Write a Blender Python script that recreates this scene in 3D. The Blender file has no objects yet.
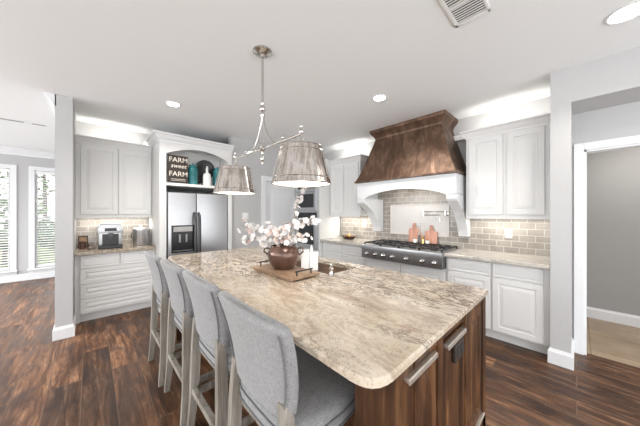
import bpy, bmesh, math, random
from mathutils import Vector, Matrix
random.seed(7)
SC = bpy.context.scene
COL = SC.collection
PI = math.pi

# ------------------------------------------------------------------ camera
cam_d = bpy.data.cameras.new('camera'); cam = bpy.data.objects.new('camera', cam_d); COL.objects.link(cam)
cam_d.sensor_width = 36; cam_d.lens = 36 * 243 / 640; cam_d.clip_start = 0.02
cam.location = (0, 0, 1.42); cam.rotation_euler = (PI / 2, 0, -math.atan(230 / 243))
SC.camera = cam

# ------------------------------------------------------------------ world, exposure
w = bpy.data.worlds.new('sky'); SC.world = w; w.use_nodes = True
bg = w.node_tree.nodes['Background']
bg.inputs[0].default_value = (0.97, 0.98, 1.0, 1); bg.inputs[1].default_value = 2.1
SC.view_settings.view_transform = 'Standard'; SC.view_settings.look = 'None'
SC.view_settings.gamma = 1; SC.view_settings.use_curve_mapping = False
SC.view_settings.exposure = 0.62

def area(name, loc, rot, sx, sy, e, col=(1, 1, 1), spread=None):
    d = bpy.data.lights.new(name, 'AREA'); d.shape = 'RECTANGLE'; d.size = sx; d.size_y = sy
    d.energy = e; d.color = col
    if spread: d.spread = spread
    o = bpy.data.objects.new(name, d); COL.objects.link(o); o.location = loc; o.rotation_euler = rot
    return o
DAY = (0.95, 0.975, 1.0); WARM = (1.0, 0.95, 0.88)
# unseen fill lights added at left and rear; last one is dining window daylight
area('window_daylight_left', (-3.2, 1.0, 1.35), (PI / 2, 0, -PI / 2), 4.5, 2.2, 14, DAY)
area('window_daylight_behind', (0.5, -2.9, 1.4), (PI / 2, 0, 0), 5.5, 2.3, 28, DAY)
area('window_daylight_dining', (-3.2, 5.2, 1.7), (PI / 2 - .75, 0, -PI / 2), 3.4, 1.6, 60, DAY, 2.2)
# over-cabinet strips (hidden behind the crown mouldings) and under-cabinet strips
def toward(x, y, z): return Vector((x, y, z)).to_track_quat('-Z', 'Y').to_euler()
area('strip_above_left_cabinet', (0.3, 4.74, 2.51), toward(0, .8, .6), 0.75, 0.12, 1.5, WARM)
area('strip_above_right_cabinet', (3.58, 0.58, 2.48), toward(.8, 0, .6), 0.7, 0.12, 1.5, WARM)
area('strip_above_far_cabinet', (3.58, 3.0, 2.51), toward(.8, 0, .6), 0.7, 0.12, 1.5, WARM)
area('strip_under_left_cabinet', (0.28, 4.80, 1.355), (0, 0, 0), 0.75, 0.04, 2.8, WARM)
area('strip_under_right_cabinet', (3.66, 0.58, 1.355), (0, 0, 0), 0.04, 0.7, 1.9, WARM)
area('strip_under_far_cabinet', (3.66, 2.92, 1.355), (0, 0, 0), 0.04, 0.8, 2.6, WARM)
area('hood_light', (3.55, 1.75, 1.86), (0, 0, 0), 0.2, 0.8, 1.5, WARM)
area('hallway_ceiling_light', (4.3, -0.6, 2.4), (0, 0, 0), 0.5, 0.5, 9, (1, .96, .9))

# ------------------------------------------------------------------ materials
def mat(name):
    m = bpy.data.materials.new(name); m.use_nodes = True
    nt = m.node_tree; b = nt.nodes['Principled BSDF']
    return m, nt, b
def N(nt, t, **kw):
    n = nt.nodes.new(t)
    for k, v in kw.items(): setattr(n, k, v)
    return n
def coords(nt, scale=(1, 1, 1), rot=(0, 0, 0), loc=(0, 0, 0)):
    tc = N(nt, 'ShaderNodeTexCoord'); mp = N(nt, 'ShaderNodeMapping')
    mp.inputs['Scale'].default_value = scale; mp.inputs['Rotation'].default_value = rot; mp.inputs['Location'].default_value = loc
    nt.links.new(tc.outputs['Object'], mp.inputs['Vector']); return mp.outputs['Vector']
def ramp(nt, fac, stops):
    r = N(nt, 'ShaderNodeValToRGB'); cr = r.color_ramp
    while len(cr.elements) < len(stops): cr.elements.new(0.5)
    for e, (p, c) in zip(cr.elements, stops):
        e.position = p; e.color = (*c, 1)
    nt.links.new(fac, r.inputs[0]); return r.outputs[0]
def noise(nt, vec, scale, detail=5, rough=.55, dist=0):
    n = N(nt, 'ShaderNodeTexNoise'); n.inputs['Scale'].default_value = scale
    n.inputs['Detail'].default_value = detail; n.inputs['Roughness'].default_value = rough
    n.inputs['Distortion'].default_value = dist
    nt.links.new(vec, n.inputs['Vector']); return n.outputs['Fac']
def bump(nt, b, h, s, d=.01):
    bp = N(nt, 'ShaderNodeBump'); bp.inputs['Strength'].default_value = s; bp.inputs['Distance'].default_value = d
    nt.links.new(h, bp.inputs['Height']); nt.links.new(bp.outputs[0], b.inputs['Normal']); return bp
def mix(nt, fac, a, c, mode='MIX'):
    m = N(nt, 'ShaderNodeMix', data_type='RGBA', blend_type=mode)
    for sock, v in ((m.inputs[0], fac), (m.inputs[6], a), (m.inputs[7], c)):
        if isinstance(v, (int, float)): sock.default_value = v
        elif isinstance(v, tuple): sock.default_value = (*v, 1)
        else: nt.links.new(v, sock)
    return m.outputs[2]
def plain(name, col, rough=.5, metal=0, spec=.5, nscale=30, var=.04, bmp=.0, emit=None, es=0):
    m, nt, b = mat(name)
    v = coords(nt)
    n = noise(nt, v, nscale, 3)
    c2 = tuple(max(0, x * (1 - var)) for x in col)
    nt.links.new(ramp(nt, n, [(.35, c2), (.65, col)]), b.inputs['Base Color'])
    b.inputs['Roughness'].default_value = rough; b.inputs['Metallic'].default_value = metal
    b.inputs['Specular IOR Level'].default_value = spec
    if bmp: bump(nt, b, n, bmp)
    if emit: b.inputs['Emission Color'].default_value = (*emit, 1); b.inputs['Emission Strength'].default_value = es
    return m
def wood(name, dark, mid, light, axis='z', rough=.45, scale=6, stretch=14, bmp=.15):
    m, nt, b = mat(name)
    s = {'x': (1, stretch, stretch), 'y': (stretch, 1, stretch), 'z': (stretch, stretch, 1)}[axis]
    v = coords(nt, s)
    n1 = noise(nt, v, scale * .35, 8, .65, .6); n2 = noise(nt, v, scale * 1.6, 4, .6)
    n3 = noise(nt, coords(nt), 3.0, 2)
    c = ramp(nt, n1, [(.3, dark), (.5, mid), (.72, light)])
    c = mix(nt, .35, c, ramp(nt, n2, [(.35, dark), (.7, light)]), 'OVERLAY')
    c = mix(nt, ramp(nt, n3, [(.4, (0, 0, 0)), (.7, (.5, .5, .5))]), c, dark)
    nt.links.new(c, b.inputs['Base Color']); b.inputs['Roughness'].default_value = rough
    bump(nt, b, n1, bmp, .004)
    return m

M = {}
M['cabinet'] = plain('painted_cabinet', (.73, .73, .72), .38, var=.015)
M['trimwhite'] = plain('painted_trim', (.74, .75, .76), .4, var=.015)
M['wall'] = plain('wall_paint', (.49, .49, .49), .85, var=.02, nscale=8)
M['wallgrey'] = plain('hall_wall_paint', (.36, .355, .345), .85, var=.02, nscale=8)
M['ceiling'] = plain('ceiling_paint', (.86, .875, .88), .9, var=.02, nscale=60, bmp=.05)
M['steel'] = None
def steel(name, col=(.62, .62, .62), rough=.28, axis='z', amt=.25):
    m, nt, b = mat(name)
    s = {'x': (1, 60, 60), 'y': (60, 1, 60), 'z': (60, 60, 1)}[axis]
    n = noise(nt, coords(nt, s), 3, 3)
    nt.links.new(ramp(nt, n, [(.3, tuple(x * (1 - amt) for x in col)), (.7, col)]), b.inputs['Base Color'])
    b.inputs['Metallic'].default_value = 1; b.inputs['Roughness'].default_value = rough
    return m
M['steel'] = steel('stainless_steel', (.56, .57, .585), .38, 'x', .08)
M['nickel'] = steel('polished_nickel', (.72, .70, .67), .14)
def painted_reflections_shade():
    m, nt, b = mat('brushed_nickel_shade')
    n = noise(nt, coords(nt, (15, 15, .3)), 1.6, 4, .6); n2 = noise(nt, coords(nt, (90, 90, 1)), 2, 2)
    c = ramp(nt, n, [(.34, (.26, .20, .165)), (.46, (.50, .43, .38)), (.56, (.80, .76, .72)), (.68, (.42, .35, .30))])  # reflection bands painted into the metal colour as brown and silver streaks
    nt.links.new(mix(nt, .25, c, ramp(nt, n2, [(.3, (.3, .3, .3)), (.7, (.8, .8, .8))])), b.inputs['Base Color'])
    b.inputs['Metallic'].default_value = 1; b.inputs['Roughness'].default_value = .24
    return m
M['brushed'] = painted_reflections_shade()
M['basin'] = plain('satin_sink_steel', (.30, .30, .31), .5, .6)
M['pull'] = plain('brushed_pull', (.78, .74, .68), .42, 1)
M['handle'] = plain('dark_handle', (.07, .07, .075), .35, .6)
M['chrome'] = plain('chrome', (.8, .8, .8), .08, 1)
M['darksteel'] = steel('dark_steel', (.36, .35, .34), .33)
M['black'] = plain('black_plastic', (.012, .012, .014), .3)
M['iron'] = plain('cast_iron', (.02, .02, .02), .55, bmp=.1)
M['glassdark'] = plain('dark_oven_glass', (.02, .022, .025), .06)
M['white_plastic'] = plain('white_plastic', (.8, .8, .79), .35)
M['white_ceramic'] = plain('white_ceramic', (.82, .82, .80), .15)
M['lamp'] = plain('lamp_diffuser', (.9, .9, .88), .5, emit=(1, .94, .86), es=2.2)
M['downlight'] = plain('downlight_lens', (.9, .9, .88), .5, emit=(1, .96, .9), es=9)
M['fabric'] = None
def fabric():
    m, nt, b = mat('grey_upholstery')
    v = coords(nt)
    n = noise(nt, v, 150, 3, .7); n2 = noise(nt, v, 45, 5, .65)
    c = mix(nt, .5, ramp(nt, n, [(.3, (.12, .12, .122)), (.7, (.36, .355, .35))]), ramp(nt, n2, [(.35, (.17, .17, .172)), (.65, (.26, .258, .255))]))
    nt.links.new(c, b.inputs['Base Color']); b.inputs['Roughness'].default_value = .9
    b.inputs['Sheen Weight'].default_value = .25
    bump(nt, b, n, .25, .003); return m
M['fabric'] = fabric()
M['piping'] = plain('dark_grey_piping', (.14, .14, .145), .9)
M['leg'] = wood('weathered_grey_oak', (.14, .12, .095), (.30, .275, .24), (.46, .44, .40), 'z', .6, 6, 10)
M['island'] = wood('dark_stained_knotty_wood', (.014, .006, .003), (.10, .046, .020), (.27, .135, .060), 'z', .5, 5, 9, .25)
M['island'].node_tree.nodes['Principled BSDF'].inputs['Specular IOR Level'].default_value = .25
M['board'] = wood('tray_wood', (.20, .13, .08), (.36, .25, .16), (.52, .39, .27), 'y', .5)
M['signwood'] = wood('sign_board', (.02, .013, .01), (.045, .03, .022), (.09, .06, .045), 'x', .6)
M['copperboard'] = wood('rosy_wood_board', (.42, .22, .16), (.62, .36, .27), (.78, .52, .42), 'z', .45)

def granite(name='beige_veined_granite', pale=0):
    m, nt, b = mat(name)
    v = coords(nt, (1.5, .6, 1.5), (0, 0, -.35))
    v2 = coords(nt)
    warp = N(nt, 'ShaderNodeTexNoise'); warp.inputs['Scale'].default_value = 2.2; warp.inputs['Detail'].default_value = 4
    nt.links.new(v, warp.inputs['Vector'])
    vm = N(nt, 'ShaderNodeVectorMath', operation='MULTIPLY_ADD')
    nt.links.new(warp.outputs['Color'], vm.inputs[0]); vm.inputs[1].default_value = (.55, .55, .55); nt.links.new(v, vm.inputs[2])
    wv = vm.outputs[0]
    n1 = noise(nt, wv, 3.2, 9, .68, .5)
    n2 = noise(nt, wv, 7.5, 8, .7, 1.2)
    n3 = noise(nt, v2, 55, 5, .7)
    base = ramp(nt, n1, [(.28, (.22, .165, .12)), (.39, (.38, .30, .22)), (.49, (.53, .445, .345)), (.62, (.60, .53, .43)), (.8, (.52, .48, .43))])
    # dark meandering veins
    mus = ramp(nt, n2, [(.45, (0, 0, 0)), (.484, (1, 1, 1)), (.496, (1, 1, 1)), (.53, (0, 0, 0))])
    mask = ramp(nt, noise(nt, wv, 1.7, 3, .5), [(.40, (0, 0, 0)), (.54, (1, 1, 1))])
    vm2 = mix(nt, 1.0, mus, mask, 'MULTIPLY')
    c = mix(nt, vm2, base, (.085, .05, .032))
    n5 = noise(nt, wv, 3.1, 10, .75, 2.2)
    c = mix(nt, ramp(nt, n5, [(.490, (0, 0, 0)), (.500, (.9, .9, .9)), (.506, (0, 0, 0))]), c, (.05, .035, .028))
    c = mix(nt, ramp(nt, n3, [(.34, (.6, .6, .6)), (.43, (0, 0, 0))]), c, (.20, .165, .13))
    c = mix(nt, ramp(nt, n3, [(.60, (0, 0, 0)), (.70, (.5, .5, .5))]), c, (.66, .63, .58))
    if pale: c = mix(nt, pale, c, (.60, .60, .58))
    nt.links.new(c, b.inputs['Base Color']); b.inputs['Roughness'].default_value = .16
    return m
M['granite'] = granite(); M['granitepale'] = granite('pale_grey_granite', .5)

def floorwood():
    m, nt, b = mat('hand_scraped_dark_planks')
    v = coords(nt, (1, 1, 1), (0, 0, PI / 2), (0, .05, 0))
    br = N(nt, 'ShaderNodeTexBrick'); nt.links.new(v, br.inputs['Vector'])
    br.offset = .37; br.inputs['Scale'].default_value = 1
    br.inputs['Color1'].default_value = (0, 0, 0, 1); br.inputs['Color2'].default_value = (1, 1, 1, 1); br.inputs['Mortar'].default_value = (.5, .5, .5, 1)
    br.inputs['Mortar Size'].default_value = .0025; br.inputs['Brick Width'].default_value = 1.45; br.inputs['Row Height'].default_value = .195
    br.inputs['Mortar Smooth'].default_value = .3; br.inputs['Bias'].default_value = 0
    vs = coords(nt, (11, 1, 1))
    # shift grain from plank to plank
    add = N(nt, 'ShaderNodeVectorMath', operation='MULTIPLY_ADD'); nt.links.new(br.outputs['Color'], add.inputs[0]); add.inputs[1].default_value = (7, 7, 7); nt.links.new(vs, add.inputs[2])
    g1 = noise(nt, add.outputs[0], 2.2, 10, .72, .7)
    vb = coords(nt, (2.2, .9, 1)); ab = N(nt, 'ShaderNodeVectorMath', operation='MULTIPLY_ADD'); nt.links.new(br.outputs['Color'], ab.inputs[0]); ab.inputs[1].default_value = (5, 5, 5); nt.links.new(vb, ab.inputs[2])
    g2 = noise(nt, ab.outputs[0], 2.4, 5, .6, .8)
    c = ramp(nt, g1, [(.28, (.018, .008, .004)), (.43, (.070, .032, .016)), (.54, (.145, .072, .037)), (.68, (.27, .162, .095))])
    c = mix(nt, ramp(nt, g2, [(.38, (.8, .8, .8)), (.60, (0, 0, 0))]), c, (.025, .012, .008))
    c = mix(nt, 1.0, c, ramp(nt, br.outputs['Color'], [(0, (.80, .78, .76)), (1, (1.75, 1.68, 1.62))]), 'MULTIPLY')
    c = mix(nt, br.outputs['Fac'], c, (.13, .08, .05))
    nt.links.new(c, b.inputs['Base Color'])
    nt.links.new(ramp(nt, g2, [(.3, (.30, .30, .30)), (.7, (.48, .48, .48))]), b.inputs['Roughness'])
    b.inputs['Specular IOR Level'].default_value = .3
    mm = N(nt, 'ShaderNodeMath', operation='SUBTRACT'); nt.links.new(g1, mm.inputs[0]); nt.links.new(br.outputs['Fac'], mm.inputs[1])
    bump(nt, b, mm.outputs[0], .22, .01)
    return m
M['floor'] = floorwood()

def tiles(name, plane, bw, rh, c1, c2, mortar, ms=.004, off=.5, rough=.2, nz=6, bm=.3, loc=(0, 0, 0)):
    m, nt, b = mat(name)
    tc = N(nt, 'ShaderNodeTexCoord'); sp = N(nt, 'ShaderNodeSeparateXYZ'); cb = N(nt, 'ShaderNodeCombineXYZ')
    nt.links.new(tc.outputs['Object'], sp.inputs[0])
    a, c = {'yz': ('Y', 'Z'), 'xz': ('X', 'Z'), 'xy': ('X', 'Y')}[plane]
    nt.links.new(sp.outputs[a], cb.inputs[0]); nt.links.new(sp.outputs[c], cb.inputs[1])
    mp = N(nt, 'ShaderNodeMapping'); mp.inputs['Location'].default_value = loc
    nt.links.new(cb.outputs[0], mp.inputs[0])
    br = N(nt, 'ShaderNodeTexBrick'); nt.links.new(mp.outputs[0], br.inputs['Vector'])
    br.offset = off; br.inputs['Scale'].default_value = 1
    for k, cc in (('Color1', c1), ('Color2', c2), ('Mortar', mortar)): br.inputs[k].default_value = (*cc, 1)
    br.inputs['Mortar Size'].default_value = ms; br.inputs['Brick Width'].default_value = bw; br.inputs['Row Height'].default_value = rh
    br.inputs['Mortar Smooth'].default_value = .2
    n = noise(nt, tc.outputs['Object'], nz, 6, .6)
    c = mix(nt, .35, br.outputs['Color'], ramp(nt, n, [(.35, tuple(x * .7 for x in c1)), (.65, tuple(min(1, x * 1.2) for x in c2))]))
    nt.links.new(c, b.inputs['Base Color'])
    rr = N(nt, 'ShaderNodeMapRange'); nt.links.new(br.outputs['Fac'], rr.inputs[0]); rr.inputs[3].default_value = rough; rr.inputs[4].default_value = .8
    nt.links.new(rr.outputs[0], b.inputs['Roughness'])
    iv = N(nt, 'ShaderNodeMath', operation='SUBTRACT'); iv.inputs[0].default_value = 1; nt.links.new(br.outputs['Fac'], iv.inputs[1])
    bump(nt, b, iv.outputs[0], bm, .004)
    return m
TC = ((.30, .27, .235), (.42, .385, .34), (.70, .68, .64))
M['subway_y'] = tiles('taupe_subway_tile', 'yz', .152, .0762, *TC)
M['subway_x'] = tiles('taupe_subway_tile_bar', 'xz', .152, .0762, *TC)
M['travertine'] = tiles('travertine_floor_tile', 'xy', .5, .5, (.22, .155, .10), (.40, .30, .205), (.17, .125, .09), .004, 0, .4, 2.6, .2, (.2, .1, 0))
M['marble'] = plain('cream_marble', (.74, .71, .67), .25, nscale=5, var=.06)

def copper():
    m, nt, b = mat('aged_copper_hood')
    n1 = noise(nt, coords(nt, (3, 3, 1)), 2.2, 8, .65, .8); n2 = noise(nt, coords(nt), 9, 5, .6)
    c = ramp(nt, n1, [(.3, (.055, .030, .019)), (.5, (.145, .085, .055)), (.7, (.29, .185, .13))])
    c = mix(nt, ramp(nt, n2, [(.35, (.6, .6, .6)), (.55, (0, 0, 0))]), c, (.09, .055, .038))
    nt.links.new(c, b.inputs['Base Color']); b.inputs['Metallic'].default_value = .55
    nt.links.new(ramp(nt, n2, [(.3, (.52, .52, .52)), (.7, (.38, .38, .38))]), b.inputs['Roughness'])
    bump(nt, b, n2, .12, .01); return m
M['copper'] = copper()
M['bronze'] = plain('bronze_glazed_ceramic', (.20, .115, .085), .18, .45, nscale=7, var=.55)
M['blindslat'] = plain('white_blind_slat', (.85, .85, .84), .5)
M['petal'] = plain('white_petal', (.64, .61, .59), .6, nscale=50, var=.05)
M['petalpink'] = plain('blush_petal', (.58, .44, .39), .6, nscale=40, var=.12)
M['stem'] = plain('brown_stem', (.20, .14, .08), .7)
M['teal'] = plain('teal_glass', (.035, .20, .22), .08, nscale=8, var=.4)
M['lettering'] = plain('cream_lettering', (.72, .67, .60), .7)
M['gold'] = plain('gold_metal', (.75, .52, .22), .25, .9)
M['leaf'] = plain('garden_leaves', (.10, .17, .05), .7, nscale=4, var=.5)
M['grass'] = plain('garden_lawn', (.20, .26, .09), .9, nscale=3, var=.4)
M['bark'] = plain('tree_bark', (.12, .09, .07), .9)
def glass(name, col=(1, 1, 1), rough=0):
    m, nt, b = mat(name)
    b.inputs['Base Color'].default_value = (*col, 1); b.inputs['Transmission Weight'].default_value = 1
    b.inputs['Roughness'].default_value = rough; b.inputs['IOR'].default_value = 1.45
    n = noise(nt, coords(nt), 3); bump(nt, b, n, .01); return m
M['glass'] = glass('clear_glass')
M['tealglass'] = M['teal']

# ------------------------------------------------------------------ mesh helpers
def wmat(o):
    if o is None: return Matrix()
    m = Matrix.LocRotScale(o.location, o.rotation_euler, o.scale)
    return (wmat(o.parent) @ m) if o.parent else m
class MB:
    def __init__(s, frame=None): s.bm = bmesh.new(); s.F = frame or Matrix()
    def _x(s, verts, mtx=None):
        m = s.F @ (mtx or Matrix())
        for v in verts: v.co = m @ v.co
    def box(s, x0, y0, z0, x1, y1, z1, bev=0, mtx=None):
        r = bmesh.ops.create_cube(s.bm, size=1); vs = r['verts']
        for v in vs:
            v.co = Vector(((x0 + x1) / 2 + v.co.x * (x1 - x0), (y0 + y1) / 2 + v.co.y * (y1 - y0), (z0 + z1) / 2 + v.co.z * (z1 - z0)))
        if bev:
            es = list({e for v in vs for e in v.link_edges})
            r = bmesh.ops.bevel(s.bm, geom=es, offset=bev, segments=2, affect='EDGES', profile=.7)
            vs = list({v for f in r['faces'] for v in f.verts} | {v for v in vs if v.is_valid})
        s._x(vs, mtx); return s
    def loft(s, rings, cap=True, closed=True, loop=False):
        R = [[s.bm.verts.new(s.F @ Vector(p)) for p in r] for r in rings]
        n = len(R[0])
        pairs = list(zip(R, R[1:])) + ([(R[-1], R[0])] if loop else [])
        for a, b in pairs:
            for i in range(n if closed else n - 1):
                j = (i + 1) % n
                try: s.bm.faces.new((a[i], a[j], b[j], b[i]))
                except ValueError: pass
        if cap and not loop and closed:
            s.bm.faces.new(R[0][::-1]); s.bm.faces.new(R[-1])
        return s
    def prism(s, pts, ext):
        e = Vector(ext); s.loft([pts, [Vector(p) + e for p in pts]]); return s
    def lathe(s, prof, loc=(0, 0, 0), n=32, cap=True, mtx=None):
        rings = []
        for r, z in prof:
            ring = [Vector((r * math.cos(2 * PI * k / n), r * math.sin(2 * PI * k / n), z)) for k in range(n)]
            if mtx: ring = [mtx @ p for p in ring]
            rings.append([p + Vector(loc) for p in ring])
        return s.loft(rings, cap)
    def tube(s, pts, r, n=8, cap=True):
        pts = [Vector(p) for p in pts]; rings = []; up = None
        for i, p in enumerate(pts):
            t = (pts[min(i + 1, len(pts) - 1)] - pts[max(i - 1, 0)]).normalized()
            if up is None: up = Vector((0, 0, 1)) if abs(t.z) < .9 else Vector((1, 0, 0))
            a = t.cross(up).normalized(); b2 = a.cross(t).normalized(); up = b2
            rr = r[i] if isinstance(r, (list, tuple)) else r
            rings.append([p + (a * math.cos(2 * PI * k / n) + b2 * math.sin(2 * PI * k / n)) * rr for k in range(n)])
        return s.loft(rings, cap)
    def sphere(s, loc, r, sub=2, sc=(1, 1, 1)):
        g = bmesh.ops.create_icosphere(s.bm, subdivisions=sub, radius=r)
        for v in g['verts']: v.co = s.F @ (Vector((v.co.x * sc[0], v.co.y * sc[1], v.co.z * sc[2])) + Vector(loc))
        return s
    def build(s, name, m, parent=None, smooth=False, kind=None):
        bmesh.ops.recalc_face_normals(s.bm, faces=s.bm.faces)
        if parent is not None:
            inv = wmat(parent).inverted()
            s.bm.transform(inv); loc = None
            if parent.parent is None and False: pass
        me = bpy.data.meshes.new(name)
        o = bpy.data.objects.new(name, me); COL.objects.link(o)
        if parent is None and kind != 'structure':
            vs = [v.co for v in s.bm.verts]
            c = Vector(((min(v.x for v in vs) + max(v.x for v in vs)) / 2, (min(v.y for v in vs) + max(v.y for v in vs)) / 2, min(v.z for v in vs)))
            s.bm.transform(Matrix.Translation(-c)); o.location = c
        s.bm.to_mesh(me); s.bm.free(); me.materials.append(m)
        if smooth:
            for p in me.polygons: p.use_smooth = True
            if smooth != 'full':
                try: me.set_sharp_from_angle(angle=math.radians(38))
                except Exception: pass
        if parent is not None: o.parent = parent
        if kind: o['kind'] = kind
        return o
def tag(o, label, cat, group=None, kind=None):
    o['label'] = label; o['category'] = cat
    if group: o['group'] = group
    if kind: o['kind'] = kind
    return o
def thing(name, label, cat, loc=(0, 0, 0), rz=0, group=None):
    o = bpy.data.objects.new(name, None); COL.objects.link(o); o.empty_display_size = .1
    o.location = loc; o.rotation_euler = (0, 0, rz); return tag(o, label, cat, group)
def copy_tree(o, parent=None):
    c = o.copy(); COL.objects.link(c); c.parent = parent
    for ch in list(o.children): copy_tree(ch, c)
    return c
def struct(name, mb, m, parent=None, smooth=False):
    return mb.build(name, m, parent, smooth, kind='structure' if parent is None else None)
def moulding(mb, path, prof, closed=False):
    """sweep profile (outward offset, z) along an xy path with mitred corners; outward = right of travel"""
    P = [Vector((p[0], p[1])) for p in path]; n = len(P); rings = []
    for i in range(n):
        d0 = (P[i] - P[i - 1]).normalized() if i > 0 else None
        d1 = (P[i + 1] - P[i]).normalized() if i < n - 1 else None
        if d0 is None: d0 = d1
        if d1 is None: d1 = d0
        n0 = Vector((d0.y, -d0.x)); n1 = Vector((d1.y, -d1.x))
        b = (n0 + n1).normalized(); k = 1 / max(.3, b.dot(n0))
        rings.append([Vector((P[i].x + b.x * k * o, P[i].y + b.y * k * o, z)) for o, z in prof])
    mb.loft(rings); return mb
def raised(mb, x0, z0, x1, z1, y, rings=None, flat=False):
    """cabinet door or drawer front in a local frame facing -y; y = front plane of the carcass"""
    t = .02
    R = [(0, 0), (0, t - .003), (.003, t), (.055, t), (.060, t - .007), (.068, t - .007), (.098, t - .001)] if not flat else \
        [(0, 0), (0, t - .004), (.004, t), (.018, t), (.022, t - .003), (.028, t - .003), (.036, t)]
    if rings: R = rings
    loops = []
    for ins, d in R:
        loops.append([(x0 + ins, y - d, z0 + ins), (x1 - ins, y - d, z0 + ins), (x1 - ins, y - d, z1 - ins), (x0 + ins, y - d, z1 - ins)])
    mb.loft(loops); return mb
RZ = Matrix.Rotation(-PI / 2, 4, 'Z')       # a cabinet frame facing -x : local x -> world -y, local -y -> world -x

# crown profile helper (offset, z)
def crown(z, h=.09, o=.07):
    return [(-.01, z - h), (.008, z - h), (.012, z - h * .8), (o * .45, z - h * .55), (o * .7, z - h * .25), (o * .95, z - h * .18), (o, z - h * .1), (o, z), (-.01, z)]
def base_prof(h=.14, o=.018):
    return [(-.005, 0), (o, 0), (o, h * .8), (o * .5, h * .93), (o * .35, h), (-.005, h)]

XW = 3.81; YW = 4.97; H = 2.75
# ------------------------------------------------------------------ the setting
struct('floor', MB().box(-3.4, -3.1, -.1, 3.66, 8.1, 0), M['floor'])
struct('floor_hall', MB().box(3.66, -3.1, -.1, 5.1, 1.2, 0), M['travertine'])
struct('ceiling', MB().box(-3.4, -3.1, H, 3.95, 8.15, H + .1), M['ceiling'])
struct('wall_right', MB().box(XW, .173, 0, XW + .14, YW + .14, H), M['wall'])
struct('wall_back', MB().box(-.145, YW, 0, XW + .14, YW + .14, H), M['wall'])
struct('wall_pantry', MB().box(1.775, 4.12, 0, 2.44, 4.24, H).box(3.22, 4.12, 0, XW, 4.24, H).box(2.44, 4.12, 2.05, 3.22, 4.24, H), M['wall'])
struct('wall_left', MB().box(-.285, 4.0, 0, -.145, 8.0, H), M['wall'])
struct('wall_stub_right', MB().box(3.18, .035, 0, XW + .14, .173, H), M['wall'])
struct('wall_header_right', MB().box(3.18, -3.0, 2.43, 3.72, .035, H), M['wall'])
struct('wall_niche_right', MB().box(3.6, -.05, 0, 3.72, .035, 2.43).box(3.6, -.95, 2.05, 3.72, -.05, 2.43).box(3.6, -3.0, 0, 3.72, -.95, 2.43), M['wall'])
struct('wall_hall', MB().box(4.95, -3.1, 0, 5.07, 1.2, 2.5), M['wallgrey'])
struct('wall_hall_end', MB().box(3.955, .60, 0, 4.95, .72, 2.43), M['wallgrey'])
struct('ceiling_hall', MB().box(3.72, -3.1, 2.43, 5.07, 1.2, 2.5), M['ceiling'])
# far wall with the two window openings
fw = MB(); W1 = (-1.68, -1.19); W2 = (-.86, -.40); wz = (.25, 2.33)
for a, b_ in ((-3.4, W1[0]), (W1[1], W2[0]), (W2[1], -.145)): fw.box(a, 8.0, 0, b_, 8.14, H)
for a, b_ in (W1, W2): fw.box(a, 8.0, 0, b_, 8.14, wz[0]).box(a, 8.0, wz[1], b_, 8.14, H)
struct('wall_far', fw, M['wall'])
m = MB(); moulding(m, [(-3.35, 8.0), (-.285, 8.0), (-.285, 4.0)], crown(H, .13, .085)); struct('trim_1', m, M['trimwhite'])
m = MB(); moulding(m, [(-3.35, 8.0), (-.285, 8.0), (-.285, 4.0), (-.145, 4.0), (-.145, 4.36)], base_prof()); struct('baseboard_left', m, M['trimwhite'])
m = MB(); moulding(m, [(3.22, .173), (3.18, .173), (3.18, .035), (3.6, .035), (3.6, .02)][::1], base_prof()); struct('baseboard_right', m, M['trimwhite'])
m = MB(); moulding(m, [(4.95, .6), (4.95, -3.0)], base_prof()); struct('baseboard_hall', m, M['trimwhite'])
# windows
for i, (a, b_) in enumerate((W1, W2)):
    fr = MB()
    c = .085
    fr.box(a - c, 7.975, wz[0] - .02, a, 8.0, wz[1] + c, .004).box(b_, 7.975, wz[0] - .02, b_ + c, 8.0, wz[1] + c, .004).box(a, 7.975, wz[1], b_, 8.0, wz[1] + c, .004)
    wo = struct('window_%d' % (i + 1), fr, M['trimwhite'])
    MB().box(a - .1, 7.93, wz[0] - .045, b_ + .1, 8.02, wz[0] - .015, .005).box(a - .085, 7.98, wz[0] - .12, b_ + .085, 8.0, wz[0] - .045, .004).build('window_sill', M['trimwhite'], wo)
    f = MB(); s = .035
    f.box(a, 8.05, wz[0], a + s, 8.09, wz[1]).box(b_ - s, 8.05, wz[0], b_, 8.09, wz[1]).box(a, 8.05, wz[0], b_, 8.09, wz[0] + s).box(a, 8.05, wz[1] - s, b_, 8.09, wz[1]).box(a, 8.045, 1.27, b_, 8.09, 1.32)
    fo = f.build('window_frame', M['trimwhite'], wo)
    MB().box(a + s, 8.066, wz[0] + s, b_ - s, 8.072, wz[1] - s).build('pane', M['glass'], fo)
    bl = thing('window_blind', ('white slatted blind over the left far window' if i == 0 else 'white slatted blind in the far window beside the wall end'), 'blind', ((a + b_) / 2, 8.02, wz[0] + .03), 0, 'blinds on the far windows')
    sl = MB(); z = wz[0] + .05; k = 0
    while z < wz[1] - .07:
        sl.loft([[(xx, 8.022 + dy, z + dz) for dy, dz in ((-.02, -.009), (.02, .009), (.02, .012), (-.02, -.006))] for xx in (a + .012, b_ - .012)]); z += .052
    sl.build('slats', M['blindslat'], bl)
    MB().box(a + .006, 7.995, wz[1] - .07, b_ - .006, 8.04, wz[1] - .005, .004).build('valance', M['blindslat'], bl)
    MB().box(a + .01, 8.0, wz[0] + .005, b_ - .01, 8.04, wz[0] + .03, .004).build('bottom_rail', M['blindslat'], bl)
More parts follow.
